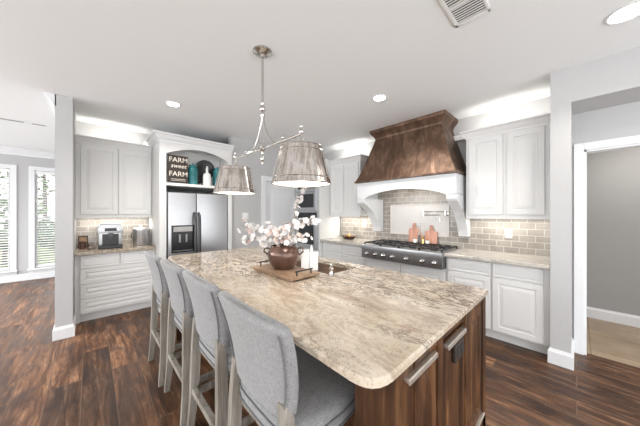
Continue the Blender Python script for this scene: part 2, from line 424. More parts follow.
# garden beyond the windows
struct('ground_outside', MB().box(-12, 8.2, -.3, 10, 30, -.15), M['grass'])
def shrub(x, y, r, h, lab, tall=False):
    t = thing('garden_tree' if tall else 'garden_shrub', lab, 'tree' if tall else 'shrub', (x, y, -.15), 0)
    mb = MB(); rnd = random.Random(int(x * 100))
    for k in range(420):
        a, u, q = rnd.uniform(0, 2 * PI), rnd.uniform(-1, 1), rnd.uniform(.6, 1)
        c = Vector((x + r * q * math.cos(a) * math.sqrt(1 - u * u), y + r * q * math.sin(a) * math.sqrt(1 - u * u), h + u * r * .9 * q))
        e = Matrix.Rotation(rnd.uniform(0, 6), 3, 'X') @ Matrix.Rotation(rnd.uniform(0, 6), 3, 'Z')
        L = .12
        mb.loft([[c + e @ Vector(p) for p in ((-L, 0, .01), (0, -L * .5, 0), (L, 0, .01), (0, L * .5, .02))], [c + e @ Vector((p[0] * .8, p[1] * .8, .03)) for p in ((-L, 0), (0, -L * .5), (L, 0), (0, L * .5))]])
    mb.build('foliage', M['leaf'], t)
    MB().tube([(x, y, -.15), (x + .03, y, h * .5), (x, y, h)], [.1, .08, .04] if tall else [.05, .04, .02]).build('trunk', M['bark'], t, True)
shrub(-1.9, 12.0, 1.0, 1.1, 'round green bush outside the left far window')
shrub(-.7, 14.6, .8, .55, 'low green bush outside the right far window')
shrub(-1.5, 16.5, 1.8, 3.4, 'taller leafy tree behind the bushes outside the far windows', True)
# pantry door
do = struct('door_1', MB().box(2.36, 4.098, 0, 2.45, 4.12, 2.13, .004).box(3.21, 4.098, 0, 3.30, 4.12, 2.13, .004).box(2.45, 4.098, 2.04, 3.21, 4.12, 2.13, .004), M['trimwhite'])
dm = MB(); dm.box(2.45, 4.150, .01, 3.21, 4.18, 2.04)
for z0, z1 in ((.2, .95), (1.08, 1.9)): raised(dm, 2.57, z0, 3.09, z1, 4.15, [(0, 0), (0, -.001), (.02, .004), (.03, .004), (.07, .011)])
dm.build('door_leaf', M['trimwhite'], do)
MB().lathe([(.012, 0), (.012, .03), (.027, .04), (.03, .055), (.02, .07), (0.004, .073)], (2.51, 4.145, .95), 16, True, Matrix.Rotation(PI / 2, 3, 'X').to_4x4()).build('door_handle', M['nickel'], do, True)
# hallway doorway casing
do = struct('door_2', MB().box(3.578, -.05, 0, 3.6, .02, 2.12, .004).box(3.578, -1.02, 0, 3.6, -.95, 2.12, .004).box(3.578, -.95, 2.05, 3.6, -.05, 2.12, .004), M['trimwhite'])
MB().box(3.598, -.068, 0, 3.722, -.05, 2.05).box(3.598, -.95, 0, 3.722, -.932, 2.05).box(3.598, -.95, 2.032, 3.722, -.05, 2.05).build('door_jamb', M['trimwhite'], do)

# ------------------------------------------------------------------ island
isl = thing('kitchen_island', 'dark stained knotty wood island base under the big veined granite top', 'kitchen island', (1.25, 1.8, 0))
b = MB(); b.box(1.02, .43, .09, 1.84, 3.20, .89).box(1.06, .48, 0, 1.80, 3.15, .09)
b.build('cabinet_body', M['island'], isl)
for y0, y1 in ((.41, .56), (3.06, 3.21)):
    p = MB(); p.box(.706, y0, 0, .86, y1, .89, .004).box(.698, y0 - .008, 0, .868, y1 + .008, .12, .004)
    p.build('corner_post', M['island'], isl)
    MB().box(.86, y0 + .02, 0, 1.02, y1 - .02, .89).build('side_panel', M['island'], isl)
e = MB()
for x0, x1 in ((.86, .885), (1.075, 1.135), (1.45, 1.50), (1.79, 1.86)): e.box(x0 if x0 != .86 else .86, .405, .0, x1, .43, .89, .002)
e.box(.86, .405, 0, 1.86, .43, .12, .002).box(.86, .41, .855, 1.86, .43, .89)
e.build('end_frame', M['island'], isl)
def island_door(x0, x1, z0, z1, px0, px1, pz):
    d = MB(); raised(d, x0, z0, x1, z1, .43, [(0, 0), (0, .016), (.003, .02), (.05, .02), (.056, .010), (.066, .010), (.085, .017)])
    do_ = d.build('door', M['island'], isl)
    h = MB(); h.box(px0, .392, pz - .004, px1, .43, pz + .012, .003).box(px0, .389, pz - .008, px1, .396, pz + .010, .002)
    ho = h.build('edge_pull', M['pull'], do_); ho['label'] = 'brushed nickel edge pull'
island_door(.735 + .15, 1.07, .13, .845, .79, 1.035, .838)
island_door(1.14, 1.445, .13, .83, 1.16, 1.41, .815)
island_door(1.505, 1.785, .19, .85, 1.52, 1.60, .845) if False else None
d = MB(); raised(d, 1.505, .17, 1.785, .85, .43, [(0, 0), (0, .016), (.003, .02), (.05, .02), (.056, .010), (.066, .010), (.085, .017)]); d.build('door', M['island'], isl)
h = MB(); h.box(1.66, .395, .155, 1.80, .43, .167, .003); h.build('edge_pull', M['pull'], isl)
ot = thing('outlet_plate', 'dark brown outlet plate on the end of the wooden island', 'outlet', (1.327, .405, .702))
MB().box(1.262, .396, .702, 1.392, .41, .79, .003).build('plate', M['signwood'], ot)
for dx in (1.285, 1.345):
    MB().box(dx, .393, .722, dx + .026, .398, .77, .002).build('socket', M['iron'], ot)
# side doors towards range (unseen low side) and back panel
s = MB(RZ)
for k in range(5): raised(s, -3.16 + k * .545, .12, -2.63 + k * .545, .84, 1.02, [(0, 0), (0, .0)]) if False else None
s.bm.free()
# island top with rounded corners and sink cut-out
def rounded_poly(pts, r, n=6):
    out = []; L = len(pts)
    for i in range(L):
        p = Vector(pts[i]); a = Vector(pts[i - 1]); c = Vector(pts[(i + 1) % L]); rr = r[i] if isinstance(r, (list, tuple)) else r
        da = (a - p).normalized(); dc = (c - p).normalized()
        s_, e_ = p + da * rr, p + dc * rr
        for k in range(n + 1):
            t = k / n; out.append((s_ * (1 - t) ** 2 + p * 2 * t * (1 - t) + e_ * t * t))
    return out
def slab(mb, outline, z0, z1, hole=None, bev=.008):
    """stone slab with an eased edge; outline & hole are xy loops"""
    def ins(loop, d):
        n = len(loop); res = []
        area_ = sum(loop[i].x * loop[(i + 1) % n].y - loop[(i + 1) % n].x * loop[i].y for i in range(n))
        s_ = 1 if area_ > 0 else -1
        for i in range(n):
            a = loop[(i + 1) % n] - loop[i - 1]; a.normalize(); res.append(loop[i] + Vector((-a.y, a.x)) * d * s_)
        return res
    O = [Vector(p) for p in outline]; i1 = ins(O, bev)
    rings = [[(*p, z0) for p in i1], [(*p, z0 + bev) for p in O], [(*p, z1 - bev) for p in O], [(*p, z1) for p in i1]]
    if not hole: mb.loft(rings); return
    bm = mb.bm; mb.loft(rings, cap=False)
    bm.verts.ensure_lookup_table()
    nO = len(O); base = len(bm.verts) - 4 * nO; Hh = [Vector(p) for p in hole]
    for zi, k in ((z0, 0), (z1, 3)):
        ov = [bm.verts[base + k * nO + i] for i in range(nO)]
        hv = [bm.verts.new((*p, zi)) for p in Hh]
        es = []
        for lp in (ov, hv):
            for i in range(len(lp)):
                e = bm.edges.get((lp[i], lp[(i + 1) % len(lp)])) or bm.edges.new((lp[i], lp[(i + 1) % len(lp)])); es.append(e)
        bmesh.ops.triangle_fill(bm, use_beauty=True, edges=es)
        bm.verts.ensure_lookup_table()
        if zi == z0: h0 = hv
        else: h1 = hv
    for i in range(len(Hh)):
        j = (i + 1) % len(Hh); bm.faces.new((h0[i], h0[j], h1[j], h1[i]))
SK = (1.40, 1.37, 1.77, 2.10)
top = MB()
slab(top, rounded_poly([(.583, .39), (1.885, .39), (1.885, 3.25), (.635, 3.25)], [.10, .03, .05, .12]), .892, .925,
     rounded_poly([(SK[0], SK[1]), (SK[2], SK[1]), (SK[2], SK[3]), (SK[0], SK[3])], .03, 4))
tag(top.build('granite_worktop', M['granite'], None, True), 'large beige and brown veined granite top of the island', 'worktop')
sk = thing('undermount_sink', 'stainless undermount sink sunk into the island top near the range', 'sink', ((SK[0] + SK[2]) / 2, (SK[1] + SK[3]) / 2, .70))
q = MB(); a, b0, c, d_ = SK
rr = lambda o, z: [(*p, z) for p in rounded_poly([(a - o, b0 - o), (c + o, b0 - o), (c + o, d_ + o), (a - o, d_ + o)], .035, 4)]
q.loft([rr(.02, .889), rr(.001, .889), rr(-.004, .72), rr(-.03, .702)], cap=False); q.loft([rr(-.03, .702), rr(-.031, .7021)], cap=True)
q.build('basin', M['basin'], sk, True)
MB().lathe([(.04, .704), (.04, .709), (.025, .707), (.01, .707)], ((a + c) / 2, (b0 + d_) / 2, 0), 20).build('drain', M['chrome'], sk, True)
dp = thing('soap_dispenser', 'small clear topped soap dispenser at the near corner of the island sink', 'soap dispenser', (1.385, 1.335, .925))
MB().lathe([(.022, .925), (.024, .93), (.017, .94), (.015, .965), (.02, .972), (.02, .985), (.008, .992)], (1.385, 1.335, 0), 16).build('body', M['nickel'], dp, True)
MB().lathe([(.006, .99), (.006, 1.01), (.010, 1.012), (.008, 1.02)], (1.385, 1.335, 0), 10).tube([(1.385, 1.335, 1.012), (1.41, 1.35, 1.012), (1.425, 1.36, 1.005)], .0045, 6).build('pump_head', M['nickel'], dp, True)

# ------------------------------------------------------------------ bar stools
def stool():
    t = thing('bar_stool', 'x', 'bar stool', (0, 0, 0), 0, 'grey upholstered stools along the island')
    def sq(c, hx, hy): return [(c[0] - hx, c[1] - hy, c[2]), (c[0] + hx, c[1] - hy, c[2]), (c[0] + hx, c[1] + hy, c[2]), (c[0] - hx, c[1] + hy, c[2])]
    for s_ in (1, -1):
        MB().loft([sq((-.25, s_ * .236, 0), .018, .015), sq((-.24, s_ * .229, .12), .020, .017), sq((-.229, s_ * .222, .26), .023, .018), (sq((-.224, s_ * .216, .42), .026, .018)), sq((-.220, s_ * .207, .58), .026, .019), sq((-.220, s_ * .195, .70), .022, .018), sq((-.222, s_ * .185, .76), .018, .016)]).build('leg', M['leg'], t)
        MB().loft([sq((.215, s_ * .222, 0), .015, .015), sq((.205, s_ * .212, .30), .019, .018), sq((.200, s_ * .205, .575), .022, .021)]).build('leg', M['leg'], t)
        MB().box(-.225, s_ * .216 - .011, .245, .205, s_ * .216 + .011, .285, .003).build('stretcher', M['leg'], t)
    MB().box(-.248, -.21, .275, -.216, .21, .31, .004).build('stretcher', M['leg'], t)
    MB().box(.195, -.205, .20, .220, .205, .24, .004).build('stretcher', M['leg'], t)
    MB().box(-.20, -.195, .525, .20, .195, .58, .004).build('seat_rail', M['leg'], t)
    # seat : rounded-front upholstered cushion
    def plan(k, z, dx=0):
        out = []
        for i in range(40):
            a = 2 * PI * i / 40; ca, sa = math.cos(a), math.sin(a)
            ex = .55 if ca > 0 else .35
            x = (.255 if ca > 0 else .235) * (abs(ca) ** ex) * (1 if ca > 0 else -1); y = .25 * (abs(sa) ** .5) * (1 if sa > 0 else -1)
            y *= 1 - .10 * max(0, x / .255)
            out.append((x * k + dx + .012, y * k, z))
        return out
    MB().loft([plan(.93, .565), plan(.985, .572), plan(1.0, .59), plan(1.0, .625), plan(.99, .645), plan(.95, .661), plan(.85, .670), plan(.6, .677), plan(.2, .679)]).build('seat', M['fabric'], t, 'full')
    for z in (.588, .632):
        p = plan(1.008, z); MB().loft([[Vector(c) + Vector((c[0], c[1], 0)).normalized() * .004 * math.cos(2 * PI * j / 6) + Vector((0, 0, .004 * math.sin(2 * PI * j / 6))) for j in range(6)] for c in p], loop=True).build('piping', M['piping'], t, True)
    # backrest
    def ring(v, k=1.0, kt=1.0):
        z = .690 + .380 * v
        hw = (.195 + .070 * (v ** .7)) * k
        xc = -.215 - .02 * v - .065 * v * v; th = .036 * kt * (1 - .12 * v)
        out = []
        for i in range(36):
            a = 2 * PI * i / 36; ca, sa = math.cos(a), math.sin(a)
            y = hw * (abs(sa) ** .42) * (1 if sa > 0 else -1); x = th * (abs(ca) ** .6) * (1 if ca > 0 else -1)
            out.append((xc + x + .9 * y * y * .55, y, z - .20 * y * y * v))
        return out
    R_ = [ring(0, .9, .5), ring(.012, .97, .85)] + [ring(v) for v in (.05, .2, .35, .5, .65, .78, .88, .94)] + [ring(.975, .985, .93), ring(.993, .95, .72), ring(1.0, .90, .4)]
    bk = MB().loft(R_).build('backrest', M['fabric'], t, 'full')
    for s_ in (1, -1):      # piping seams around the back edge, both faces of the boxed side
        pts = []
        for v in [x / 14 for x in range(0, 14)]:
            z = .694 + .378 * v; hw = .195 + .072 * (v ** .7); xc = -.215 - .02 * v - .065 * v * v; y = s_ * (hw - .013)
            pts.append((xc - .0335 * (1 - .12 * v) + .9 * y * y * .55, y, z - .20 * y * y * v))
        MB().tube(pts, .0035, 6).build('piping', M['piping'], bk, True)
    return t
st0 = stool()
labs = ['grey fabric bar stool at the near end of the island, its back largest in view',
        'grey fabric bar stool second from the near end of the island',
        'grey fabric bar stool third from the near end of the island',
        'grey fabric bar stool farthest along the island, closest to the coffee machine']
for i, (x, y, rz) in enumerate(((.715, .888, 0.0), (.715, 1.474, .0), (.695, 2.012, 0.0), (.675, 2.59, 0.0))):
    o = st0 if i == 0 else copy_tree(st0)
    o.location = (x, y, 0); o.rotation_euler = (0, 0, rz); o['label'] = labs[i]

# ------------------------------------------------------------------ left cabinet run (faces -y)
def cab(name, label, loc, frame=None):
    return thing(name, label, 'cabinet', loc)
YF = 4.37
c1 = cab('base_cabinet', 'white base cabinet with wide drawers under the coffee machine', (.28, 4.67, 0))
MB().box(-.10, YF + .02, .10, .715, YW - .005, .88).box(-.143, YF + .03, 0, -.10, YW - .005, .88).box(-.10, YF + .07, 0, .715, YW - .1, .10).build('carcass', M['cabinet'], c1)
for x0, x1 in ((-.092, .300), (.310, .708)): raised(MB(), 0, 0, 1, 1, 0).bm.free(); mm_ = MB(); raised(mm_, x0, .70, x1, .865, YF + .02, flat=True); mm_.build('drawer', M['cabinet'], c1)
for z0, z1 in ((.50, .69), (.31, .49), (.12, .30)):
    mm_ = MB(); raised(mm_, -.092, z0, .708, z1, YF + .02, [(0, 0), (0, .017), (.003, .02), (.045, .02), (.052, .011), (.060, .011), (.082, .018)]); mm_.build('drawer', M['cabinet'], c1)
tp = MB(); slab(tp, [Vector(p) for p in ((-.143, 4.335), (.713, 4.335), (.713, YW - .002), (-.143, YW - .002))], .88, .92, bev=.006)
tag(tp.build('granite_worktop', M['granite'], None, True), 'short granite counter under the coffee machine', 'worktop')
def upper(name, label, F, x0, x1, yf, yb, z0, z1, doors, ret, zc=None):
    """F maps the local frame to the world; ret = crown path in local xy"""
    o = thing(name, label, 'cabinet', F @ Vector(((x0 + x1) / 2, (yf + yb) / 2, z0)))
    MB(F).box(x0, yf, z0, x1, yb, z1).box(x0, yf - .004, z0 - .02, x1, yf + .016, z0 + .02, .003).build('carcass', M['cabinet'], o)
    for a_, b_ in doors:
        d = MB(F); raised(d, a_, z0 + .03, b_, z1 - .11, yf); d.build('door', M['cabinet'], o)
    d = MB(F); moulding(d, ret, crown(z1 + .005, .10, .06)); d.build('crown_moulding', M['cabinet'], o)
    return o
I4 = Matrix()
upper('upper_cabinet', 'white double door wall cabinet above the coffee machine', I4, -.143, .715, 4.66, YW - .003, 1.37, 2.47, [(-.095, .298), (.308, .70)], [(-.143, 4.66), (.712, 4.66)])
tag(MB().box(-.143, YW - .012, .921, .713, YW - .001, 1.375).build('backsplash', M['subway_x'], None), 'taupe brick tile backsplash behind the coffee machine', 'backsplash')
# fridge enclosure
FE = thing('fridge_enclosure', 'tall white cabinet surround with arched shelf nook around the refrigerator', 'cabinet', (1.25, 4.5, 0))
MB().box(.718, 4.08, 0, .80, YW - .01, 2.50, .002).build('side_panel', M['cabinet'], FE)
MB().box(1.71, 4.08, 0, 1.774, YW - .01, 2.50, .002).build('side_panel', M['cabinet'], FE)
MB().box(.80, 4.085, 1.825, 1.71, YW - .01, 1.865, .002).build('shelf', M['cabinet'], FE)
MB().box(.80, 4.50, 1.865, 1.71, 4.52, 2.45).box(.80, 4.1, 2.45, 1.71, 4.52, 2.48).build('back_panel', M['cabinet'], FE)
pts = [(.80, 4.08, 2.50), (.80, 4.08, 2.285)]
for k in range(25):
    t = k / 24; x = .80 + .91 * t; pts.append((x, 4.08, 2.285 + .115 * (1 - abs(2 * t - 1) ** 2)))
pts += [(1.71, 4.08, 2.285), (1.71, 4.08, 2.50)]
# drop duplicate end points
pts = [p for i, p in enumerate(pts) if i == 0 or (Vector(p) - Vector(pts[i - 1])).length > 1e-4]
MB().prism(pts, (0, .022, 0)).build('arched_valance', M['cabinet'], FE)
m_ = MB(); moulding(m_, [(.718, 4.90), (.718, 4.08), (1.78, 4.08)], crown(2.565, .12, .085)); m_.box(.72, 4.09, 2.49, 1.77, 4.9, 2.55); m_.build('crown_moulding', M['trimwhite'], FE)
# refrigerator
FR = thing('refrigerator', 'stainless side by side refrigerator with dark ice dispenser', 'refrigerator', (1.265, 4.5, 0))
MB().box(.815, 4.16, .05, 1.70, 4.85, 1.73, .005).box(.83, 4.2, 0, 1.68, 4.8, .05).build('body', M['darksteel'], FR)
d1 = MB().box(.825, 4.085, .12, 1.203, 4.158, 1.725, .010).build('door', M['steel'], FR, True)
d2 = MB().box(1.213, 4.085, .12, 1.695, 4.158, 1.725, .010).build('door', M['steel'], FR, True)
MB().box(.825, 4.11, .03, 1.695, 4.158, .11, .004).build('kick_grille', M['black'], FR)
dd = MB().box(.865, 4.074, .83, 1.175, 4.087, 1.235, .004).build('ice_dispenser', M['black'], d1)
MB().box(.89, 4.068, 1.14, 1.15, 4.075, 1.215, .002).build('control_panel', M['darksteel'], dd)
MB().box(.885, 4.066, .845, 1.155, 4.075, .865, .002).box(.96, 4.06, .98, .985, 4.075, 1.1, .003).box(1.05, 4.06, .98, 1.075, 4.075, 1.1, .003).build('paddles', M['darksteel'], dd)
for dr, x in ((d1, 1.178), (d2, 1.238)):
    pts_ = [(x, 4.087, .66), (x, 4.03, .70), (x, 4.015, .85), (x, 4.01, 1.05), (x, 4.015, 1.25), (x, 4.03, 1.38), (x, 4.087, 1.42)]
    MB().tube(pts_, .019, 10).build('handle', M['handle'], dr, True)
# nook ornaments
def text_mesh(body, size, mtx, shear=0):
    cu = bpy.data.curves.new('lettering', 'FONT'); cu.body = body; cu.size = size; cu.extrude = .0015; cu.align_x = 'CENTER'; cu.shear = shear; cu.offset = size * .006; cu.space_character = 1.02
    o = bpy.data.objects.new('lettering', cu); COL.objects.link(o)
    dg = bpy.context.evaluated_depsgraph_get(); me = bpy.data.meshes.new_from_object(o.evaluated_get(dg))
    me.transform(mtx); bpy.data.objects.remove(o); return me
def add_text(parent, body, size, loc, rot, m, shear=0, name='lettering'):
    me = text_mesh(body, size, Matrix.Translation(loc) @ rot, shear); me.transform(wmat(parent).inverted())
    me.materials.clear(); me.materials.append(m)
    o = bpy.data.objects.new(name, me); COL.objects.link(o); o.parent = parent; return o
sg = thing('farm_sign', 'dark brown wooden sign with cream FARM lettering in the nook', 'sign', (.955, 4.20, 1.865))
MB().box(.835, 4.125, 1.866, 1.10, 4.145, 2.285, .003).build('board', M['signwood'], sg)
RX = Matrix.Rotation(PI / 2, 4, 'X')
add_text(sg, 'FARM', .10, (.968, 4.123, 2.185), RX, M['lettering'])
add_text(sg, 'sweet', .085, (.968, 4.123, 2.10), RX, M['lettering'], .3)
add_text(sg, 'FARM', .10, (.968, 4.123, 1.975), RX, M['lettering'])
MB().box(.87, 4.1225, 1.925, 1.065, 4.125, 1.931).box(.87, 4.1225, 1.905, 1.065, 4.125, 1.909).build('underline', M['lettering'], sg)
def jar(x, y, z, r, h, m, lab, name='teal_jar'):
    t = thing(name, lab, 'jar', (x, y, z), 0, 'teal jars in the nook')
    prof = [(r * .8, z), (r * .95, z + .01)]
    for k in range(8): prof += [(r, z + h * (.06 + .09 * k)), (r * .94, z + h * (.105 + .09 * k))]
    prof += [(r * .9, z + h * .80), (r * .7, z + h * .84), (r * .70, z + h * .86)]
    MB().lathe(prof, (x, y, 0), 24).build('body', m, t, True)
    MB().lathe([(r * .76, z + h * .86), (r * .76, z + h * .92), (r * .3, z + h * .94), (r * .15, z + h * .95), (r * .18, z + h), (r * .05, z + h * 1.01)], (x, y, 0), 20).build('lid', m, t, True)
jar(1.195, 4.22, 1.865, .072, .345, M['teal'], 'teal ribbed glass jar right beside the brown sign')
jar(1.59, 4.24, 1.865, .075, .34, M['teal'], 'teal ribbed glass jar half hidden behind the pendant shade')
pl = thing('black_platter', 'round black platter leaning at the back of the nook', 'platter', (1.45, 4.42, 1.865))
MB().box(1.40, 4.42, 1.866, 1.50, 4.47, 2.03, .004).lathe([(.155, 0), (.165, .012), (.15, .018), (.12, .010), (.02, .010)], (1.45, 4.44, 2.17), 36, True, Matrix.Rotation(PI / 2 + .1, 4, 'X')).build('plate', M['black'], pl, True)
pf = thing('white_bottle', 'white angular ceramic bottle in front of the black platter', 'bottle', (1.405, 4.20, 1.865))
MB().lathe([(.060, 1.866), (.064, 1.875), (.062, 2.03), (.055, 2.06), (.02, 2.09), (.018, 2.14), (.026, 2.145), (.02, 2.155)], (1.405, 4.20, 0), 8).build('body', M['white_ceramic'], pf)
MB().lathe([(.012, 2.155), (.018, 2.175), (.004, 2.195)], (1.405, 4.20, 0), 12).build('stopper', M['white_ceramic'], pf, True)
rs = thing('black_rooster_figure', 'black metal rooster figure beside the white bottle', 'ornament', (1.315, 4.32, 1.865))
rb = MB(); rb.sphere((1.315, 4.32, 1.97), .05, 2, (1, .5, 1.2)); rb.tube([(1.305, 4.32, 2.0), (1.295, 4.32, 2.07), (1.285, 4.32, 2.11)], [.03, .02, .014], 8); rb.sphere((1.280, 4.32, 2.12), .02, 2, (1, .7, 1))
rb.tube([(1.265, 4.32, 2.12), (1.245, 4.32, 2.115)], [.008, .001], 6); rb.tube([(1.285, 4.32, 2.135), (1.280, 4.32, 2.155)], [.012, .003], 6)
rb.tube([(1.355, 4.32, 1.99), (1.380, 4.32, 2.05), (1.385, 4.32, 2.07)], [.03, .02, .004], 8); rb.lathe([(.04, 1.866), (.04, 1.874), (.008, 1.88), (.008, 1.92)], (1.315, 4.32, 0), 12)
rb.build('body', M['iron'], rs, True)

# coffee corner
cm = thing('coffee_machine', 'silver and black automatic coffee machine on the short counter', 'coffee machine', (.21, 4.70, .92))
MB().box(.085, 4.60, .96, .345, 4.90, 1.255, .02).box(.075, 4.585, 1.13, .355, 4.90, 1.225, .02).build('housing', M['steel'], cm, True)
MB().box(.125, 4.594, .965, .305, 4.602, 1.12, .003).build('recess', M['black'], cm)
MB().box(.15, 4.578, 1.160, .28, 4.587, 1.205, .003).build('display', M['black'], cm)
MB().box(.185, 4.56, 1.06, .245, 4.60, 1.13, .006).box(.20, 4.57, 1.035, .208, 4.578, 1.065).box(.222, 4.57, 1.035, .23, 4.578, 1.065).build('spout', M['handle'], cm)
MB().box(.085, 4.52, .922, .345, 4.90, .962, .006).build('drip_tray', M['black'], cm)
MB().lathe([(.012, 0), (.014, .012), (.010, .016)], (.30, 4.586, 1.18), 14, True, Matrix.Rotation(PI / 2, 4, 'X')).build('knob', M['chrome'], cm, True)
MB().box(.10, 4.62, 1.25, .33, 4.88, 1.268, .006).build('cup_warmer', M['darksteel'], cm)
to = thing('steel_bread_bin', 'ribbed stainless steel bin beside the coffee machine', 'bread bin', (.60, 4.72, .92))
rg = []
for z, k in ((.921, .96), (.93, 1), (1.13, 1.0), (1.14, 1.03), (1.16, 1.03)):
    ring_ = []
    for i in range(64):
        a_ = 2 * PI * i / 64; r_ = .108 * (1 + .035 * math.cos(a_ * 12)) * k
        ca, sa = math.cos(a_), math.sin(a_)
        ring_.append((.590 + r_ * (abs(ca) ** .7) * (1 if ca > 0 else -1), 4.72 + r_ * (abs(sa) ** .7) * (1 if sa > 0 else -1), z))
    rg.append(ring_)
MB().loft(rg).build('body', M['steel'], to, True)
MB().lathe([(.115, 1.16), (.115, 1.175), (.09, 1.19), (.02, 1.195), (.015, 1.205), (.02, 1.215), (.01, 1.222)], (.590, 4.72, 0), 28).build('lid', M['steel'], to, True)
MB().tube([(.482, 4.70, 1.03), (.460, 4.69, 1.05), (.460, 4.69, 1.10), (.482, 4.70, 1.12)], .006, 8).build('handle', M['black'], to, True)
fj = thing('dark_picture_block', 'dark brown block against the tile left of the coffee machine', 'picture block', (-.08, 4.86, .92))
MB().box(-.125, 4.86, .921, -.02, 4.90, 1.09, .004).build('frame', M['signwood'], fj)
MB().box(-.112, 4.856, .935, -.033, 4.861, 1.075, .002).build('picture', M['board'], fj)
mg = thing('copper_mug', 'small copper toned mug in front of the dark block', 'mug', (-.07, 4.72, .92))
MB().lathe([(.034, .921), (.038, .93), (.036, .97), (.038, 1.02), (.034, 1.02), (.032, .94), (.01, .93)], (-.075, 4.72, 0), 24).build('cup', M['bronze'], mg, True)
MB().tube([(-.037, 4.72, .94), (-.015, 4.72, .95), (-.012, 4.72, .98), (-.037, 4.72, 1.005)], .005, 8).build('handle', M['bronze'], mg, True)
sr = thing('spoon_rest', 'small dark spoon dish on the counter left of the coffee machine', 'dish', (.0, 4.60, .92))
MB().lathe([(.025, .921), (.045, .934), (.041, .936), (.02, .926), (.005, .926)], (.02, 4.62, 0), 24).build('dish', M['bronze'], sr, True)

# ------------------------------------------------------------------ right run (faces -x) : frame RZ maps local (x,y)->(y,-x)
def R(v): return v
XF = 3.27       # carcass front
def base_unit(name, label, y0, y1, fronts, ztop=.88):
    """y0<y1 in world; local x = -Y"""
    o = thing(name, label, 'cabinet', ((XF + XW) / 2, (y0 + y1) / 2, 0))
    MB(RZ).box(-y1, XF, .10, -y0, XW - .003, ztop).box(-y1, XF + .06, 0, -y0, XW - .1, .10).build('carcass', M['cabinet'], o)
    for kind, a_, b_, z0, z1 in fronts:
        d = MB(RZ); raised(d, -b_, z0, -a_, z1, XF, flat=(kind == 'drawer')); d.build(kind, M['cabinet'], o)
    return o
base_unit('base_cabinet', 'white base cabinet nearest the right wall end, drawer over raised panel door', .176, .655, [('drawer', .225, .645, .715, .862), ('door', .225, .645, .12, .70)])
base_unit('base_cabinet', 'white base cabinet between the cooktop and the right end cabinet', .657, 1.134, [('drawer', .667, 1.115, .715, .862), ('door', .667, 1.115, .12, .70)])
base_unit('base_cabinet', 'white base cabinet under the steel range top', 1.136, 2.385, [('door', 1.15, 1.745, .12, .67), ('door', 1.755, 2.365, .12, .67)], .715)
base_unit('base_cabinet', 'white drawer cabinet between the range top and the oven tower', 2.387, 3.375,
          [('drawer', 2.40, 2.87, .70, .862), ('drawer', 2.88, 3.36, .70, .862), ('drawer', 2.40, 2.87, .42, .68), ('drawer', 2.88, 3.36, .42, .68), ('drawer', 2.40, 2.87, .12, .40), ('drawer', 2.88, 3.36, .12, .40)])
for y0, y1, lab in ((.176, 1.133, 'granite counter right of the range top'), (2.375, 3.375, 'granite counter between the range top and the oven tower')):
    tp = MB(); slab(tp, [Vector(p) for p in ((3.19, y0), (XW - .002, y0), (XW - .002, y1), (3.19, y1))], .881, .92, bev=.006)
    tag(tp.build('granite_worktop', M['granitepale'], None, True), lab, 'worktop')
# counter strip behind range top
tag(MB().box(XW - .008, .176, .9205, XW - .001, 3.375, 1.905).build('backsplash', M['subway_y'], None), 'taupe brick tile backsplash behind the range', 'backsplash')
mp_ = thing('marble_panel', 'framed cream marble panel on the tile behind the range top', 'marble panel', (3.80, 1.75, 1.07))
MB().box(3.794, 1.29, 1.08, 3.801, 2.21, 1.545).build('slab', M['marble'], mp_)
MB().box(3.787, 1.275, 1.065, 3.801, 1.29, 1.56, .002).box(3.787, 2.21, 1.065, 3.801, 2.225, 1.56, .002).box(3.787, 1.29, 1.065, 3.801, 2.21, 1.08, .002).box(3.787, 1.29, 1.545, 3.801, 2.21, 1.56, .002).build('border', M['marble'], mp_)
upper('upper_cabinet', 'white double door wall cabinet right of the copper hood', RZ, -.965, -.176, 3.47, XW - .009, 1.37, 2.44, [(-.934, -.585), (-.550, -.229)], [(-.965, XW - .01), (-.965, 3.47), (-.176, 3.47)])
upper('upper_cabinet', 'white double door wall cabinet left of the copper hood', RZ, -3.372, -2.63, 3.47, XW - .009, 1.37, 2.44, [(-3.33, -3.01), (-3.0, -2.66)], [(-3.372, 3.47), (-2.63, 3.47), (-2.63, XW - .01)])
# oven tower
OT = thing('oven_cabinet', 'tall white cabinet housing the built-in ovens', 'cabinet', (3.5, 3.74, 0))
MB().box(3.2, 3.378, 0, XW - .003, 4.10, .69).box(3.2, 3.378, .69, 3.79, 3.425, 2.03).box(3.2, 4.055, .69, 3.79, 4.10, 2.03).box(3.77, 3.378, .69, XW - .003, 4.10, 2.03).box(3.2, 3.378, 2.03, XW - .003, 4.10, 2.45).build('carcass', M['cabinet'], OT)
d = MB(RZ); raised(d, -4.06, .12, -3.42, .66, 3.2, flat=True); d.build('drawer', M['cabinet'], OT)
for a_, b_ in ((-4.06, -3.745), (-3.735, -3.42)):
    d = MB(RZ); raised(d, a_, 2.06, b_, 2.36, 3.2, flat=True); d.build('door', M['cabinet'], OT)
d = MB(RZ); moulding(d, [(-4.10, 3.2), (-3.378, 3.2), (-3.378, 3.39)], crown(2.46, .10, .06)); d.build('crown_moulding', M['cabinet'], OT)
OV = thing('double_oven', 'stainless built-in microwave and oven stack with dark glass doors', 'oven', (3.19, 3.74, .70))
MB().box(3.18, 3.43, .70, 3.20, 4.05, 2.02, .004).build('trim_frame', M['steel'], OV)
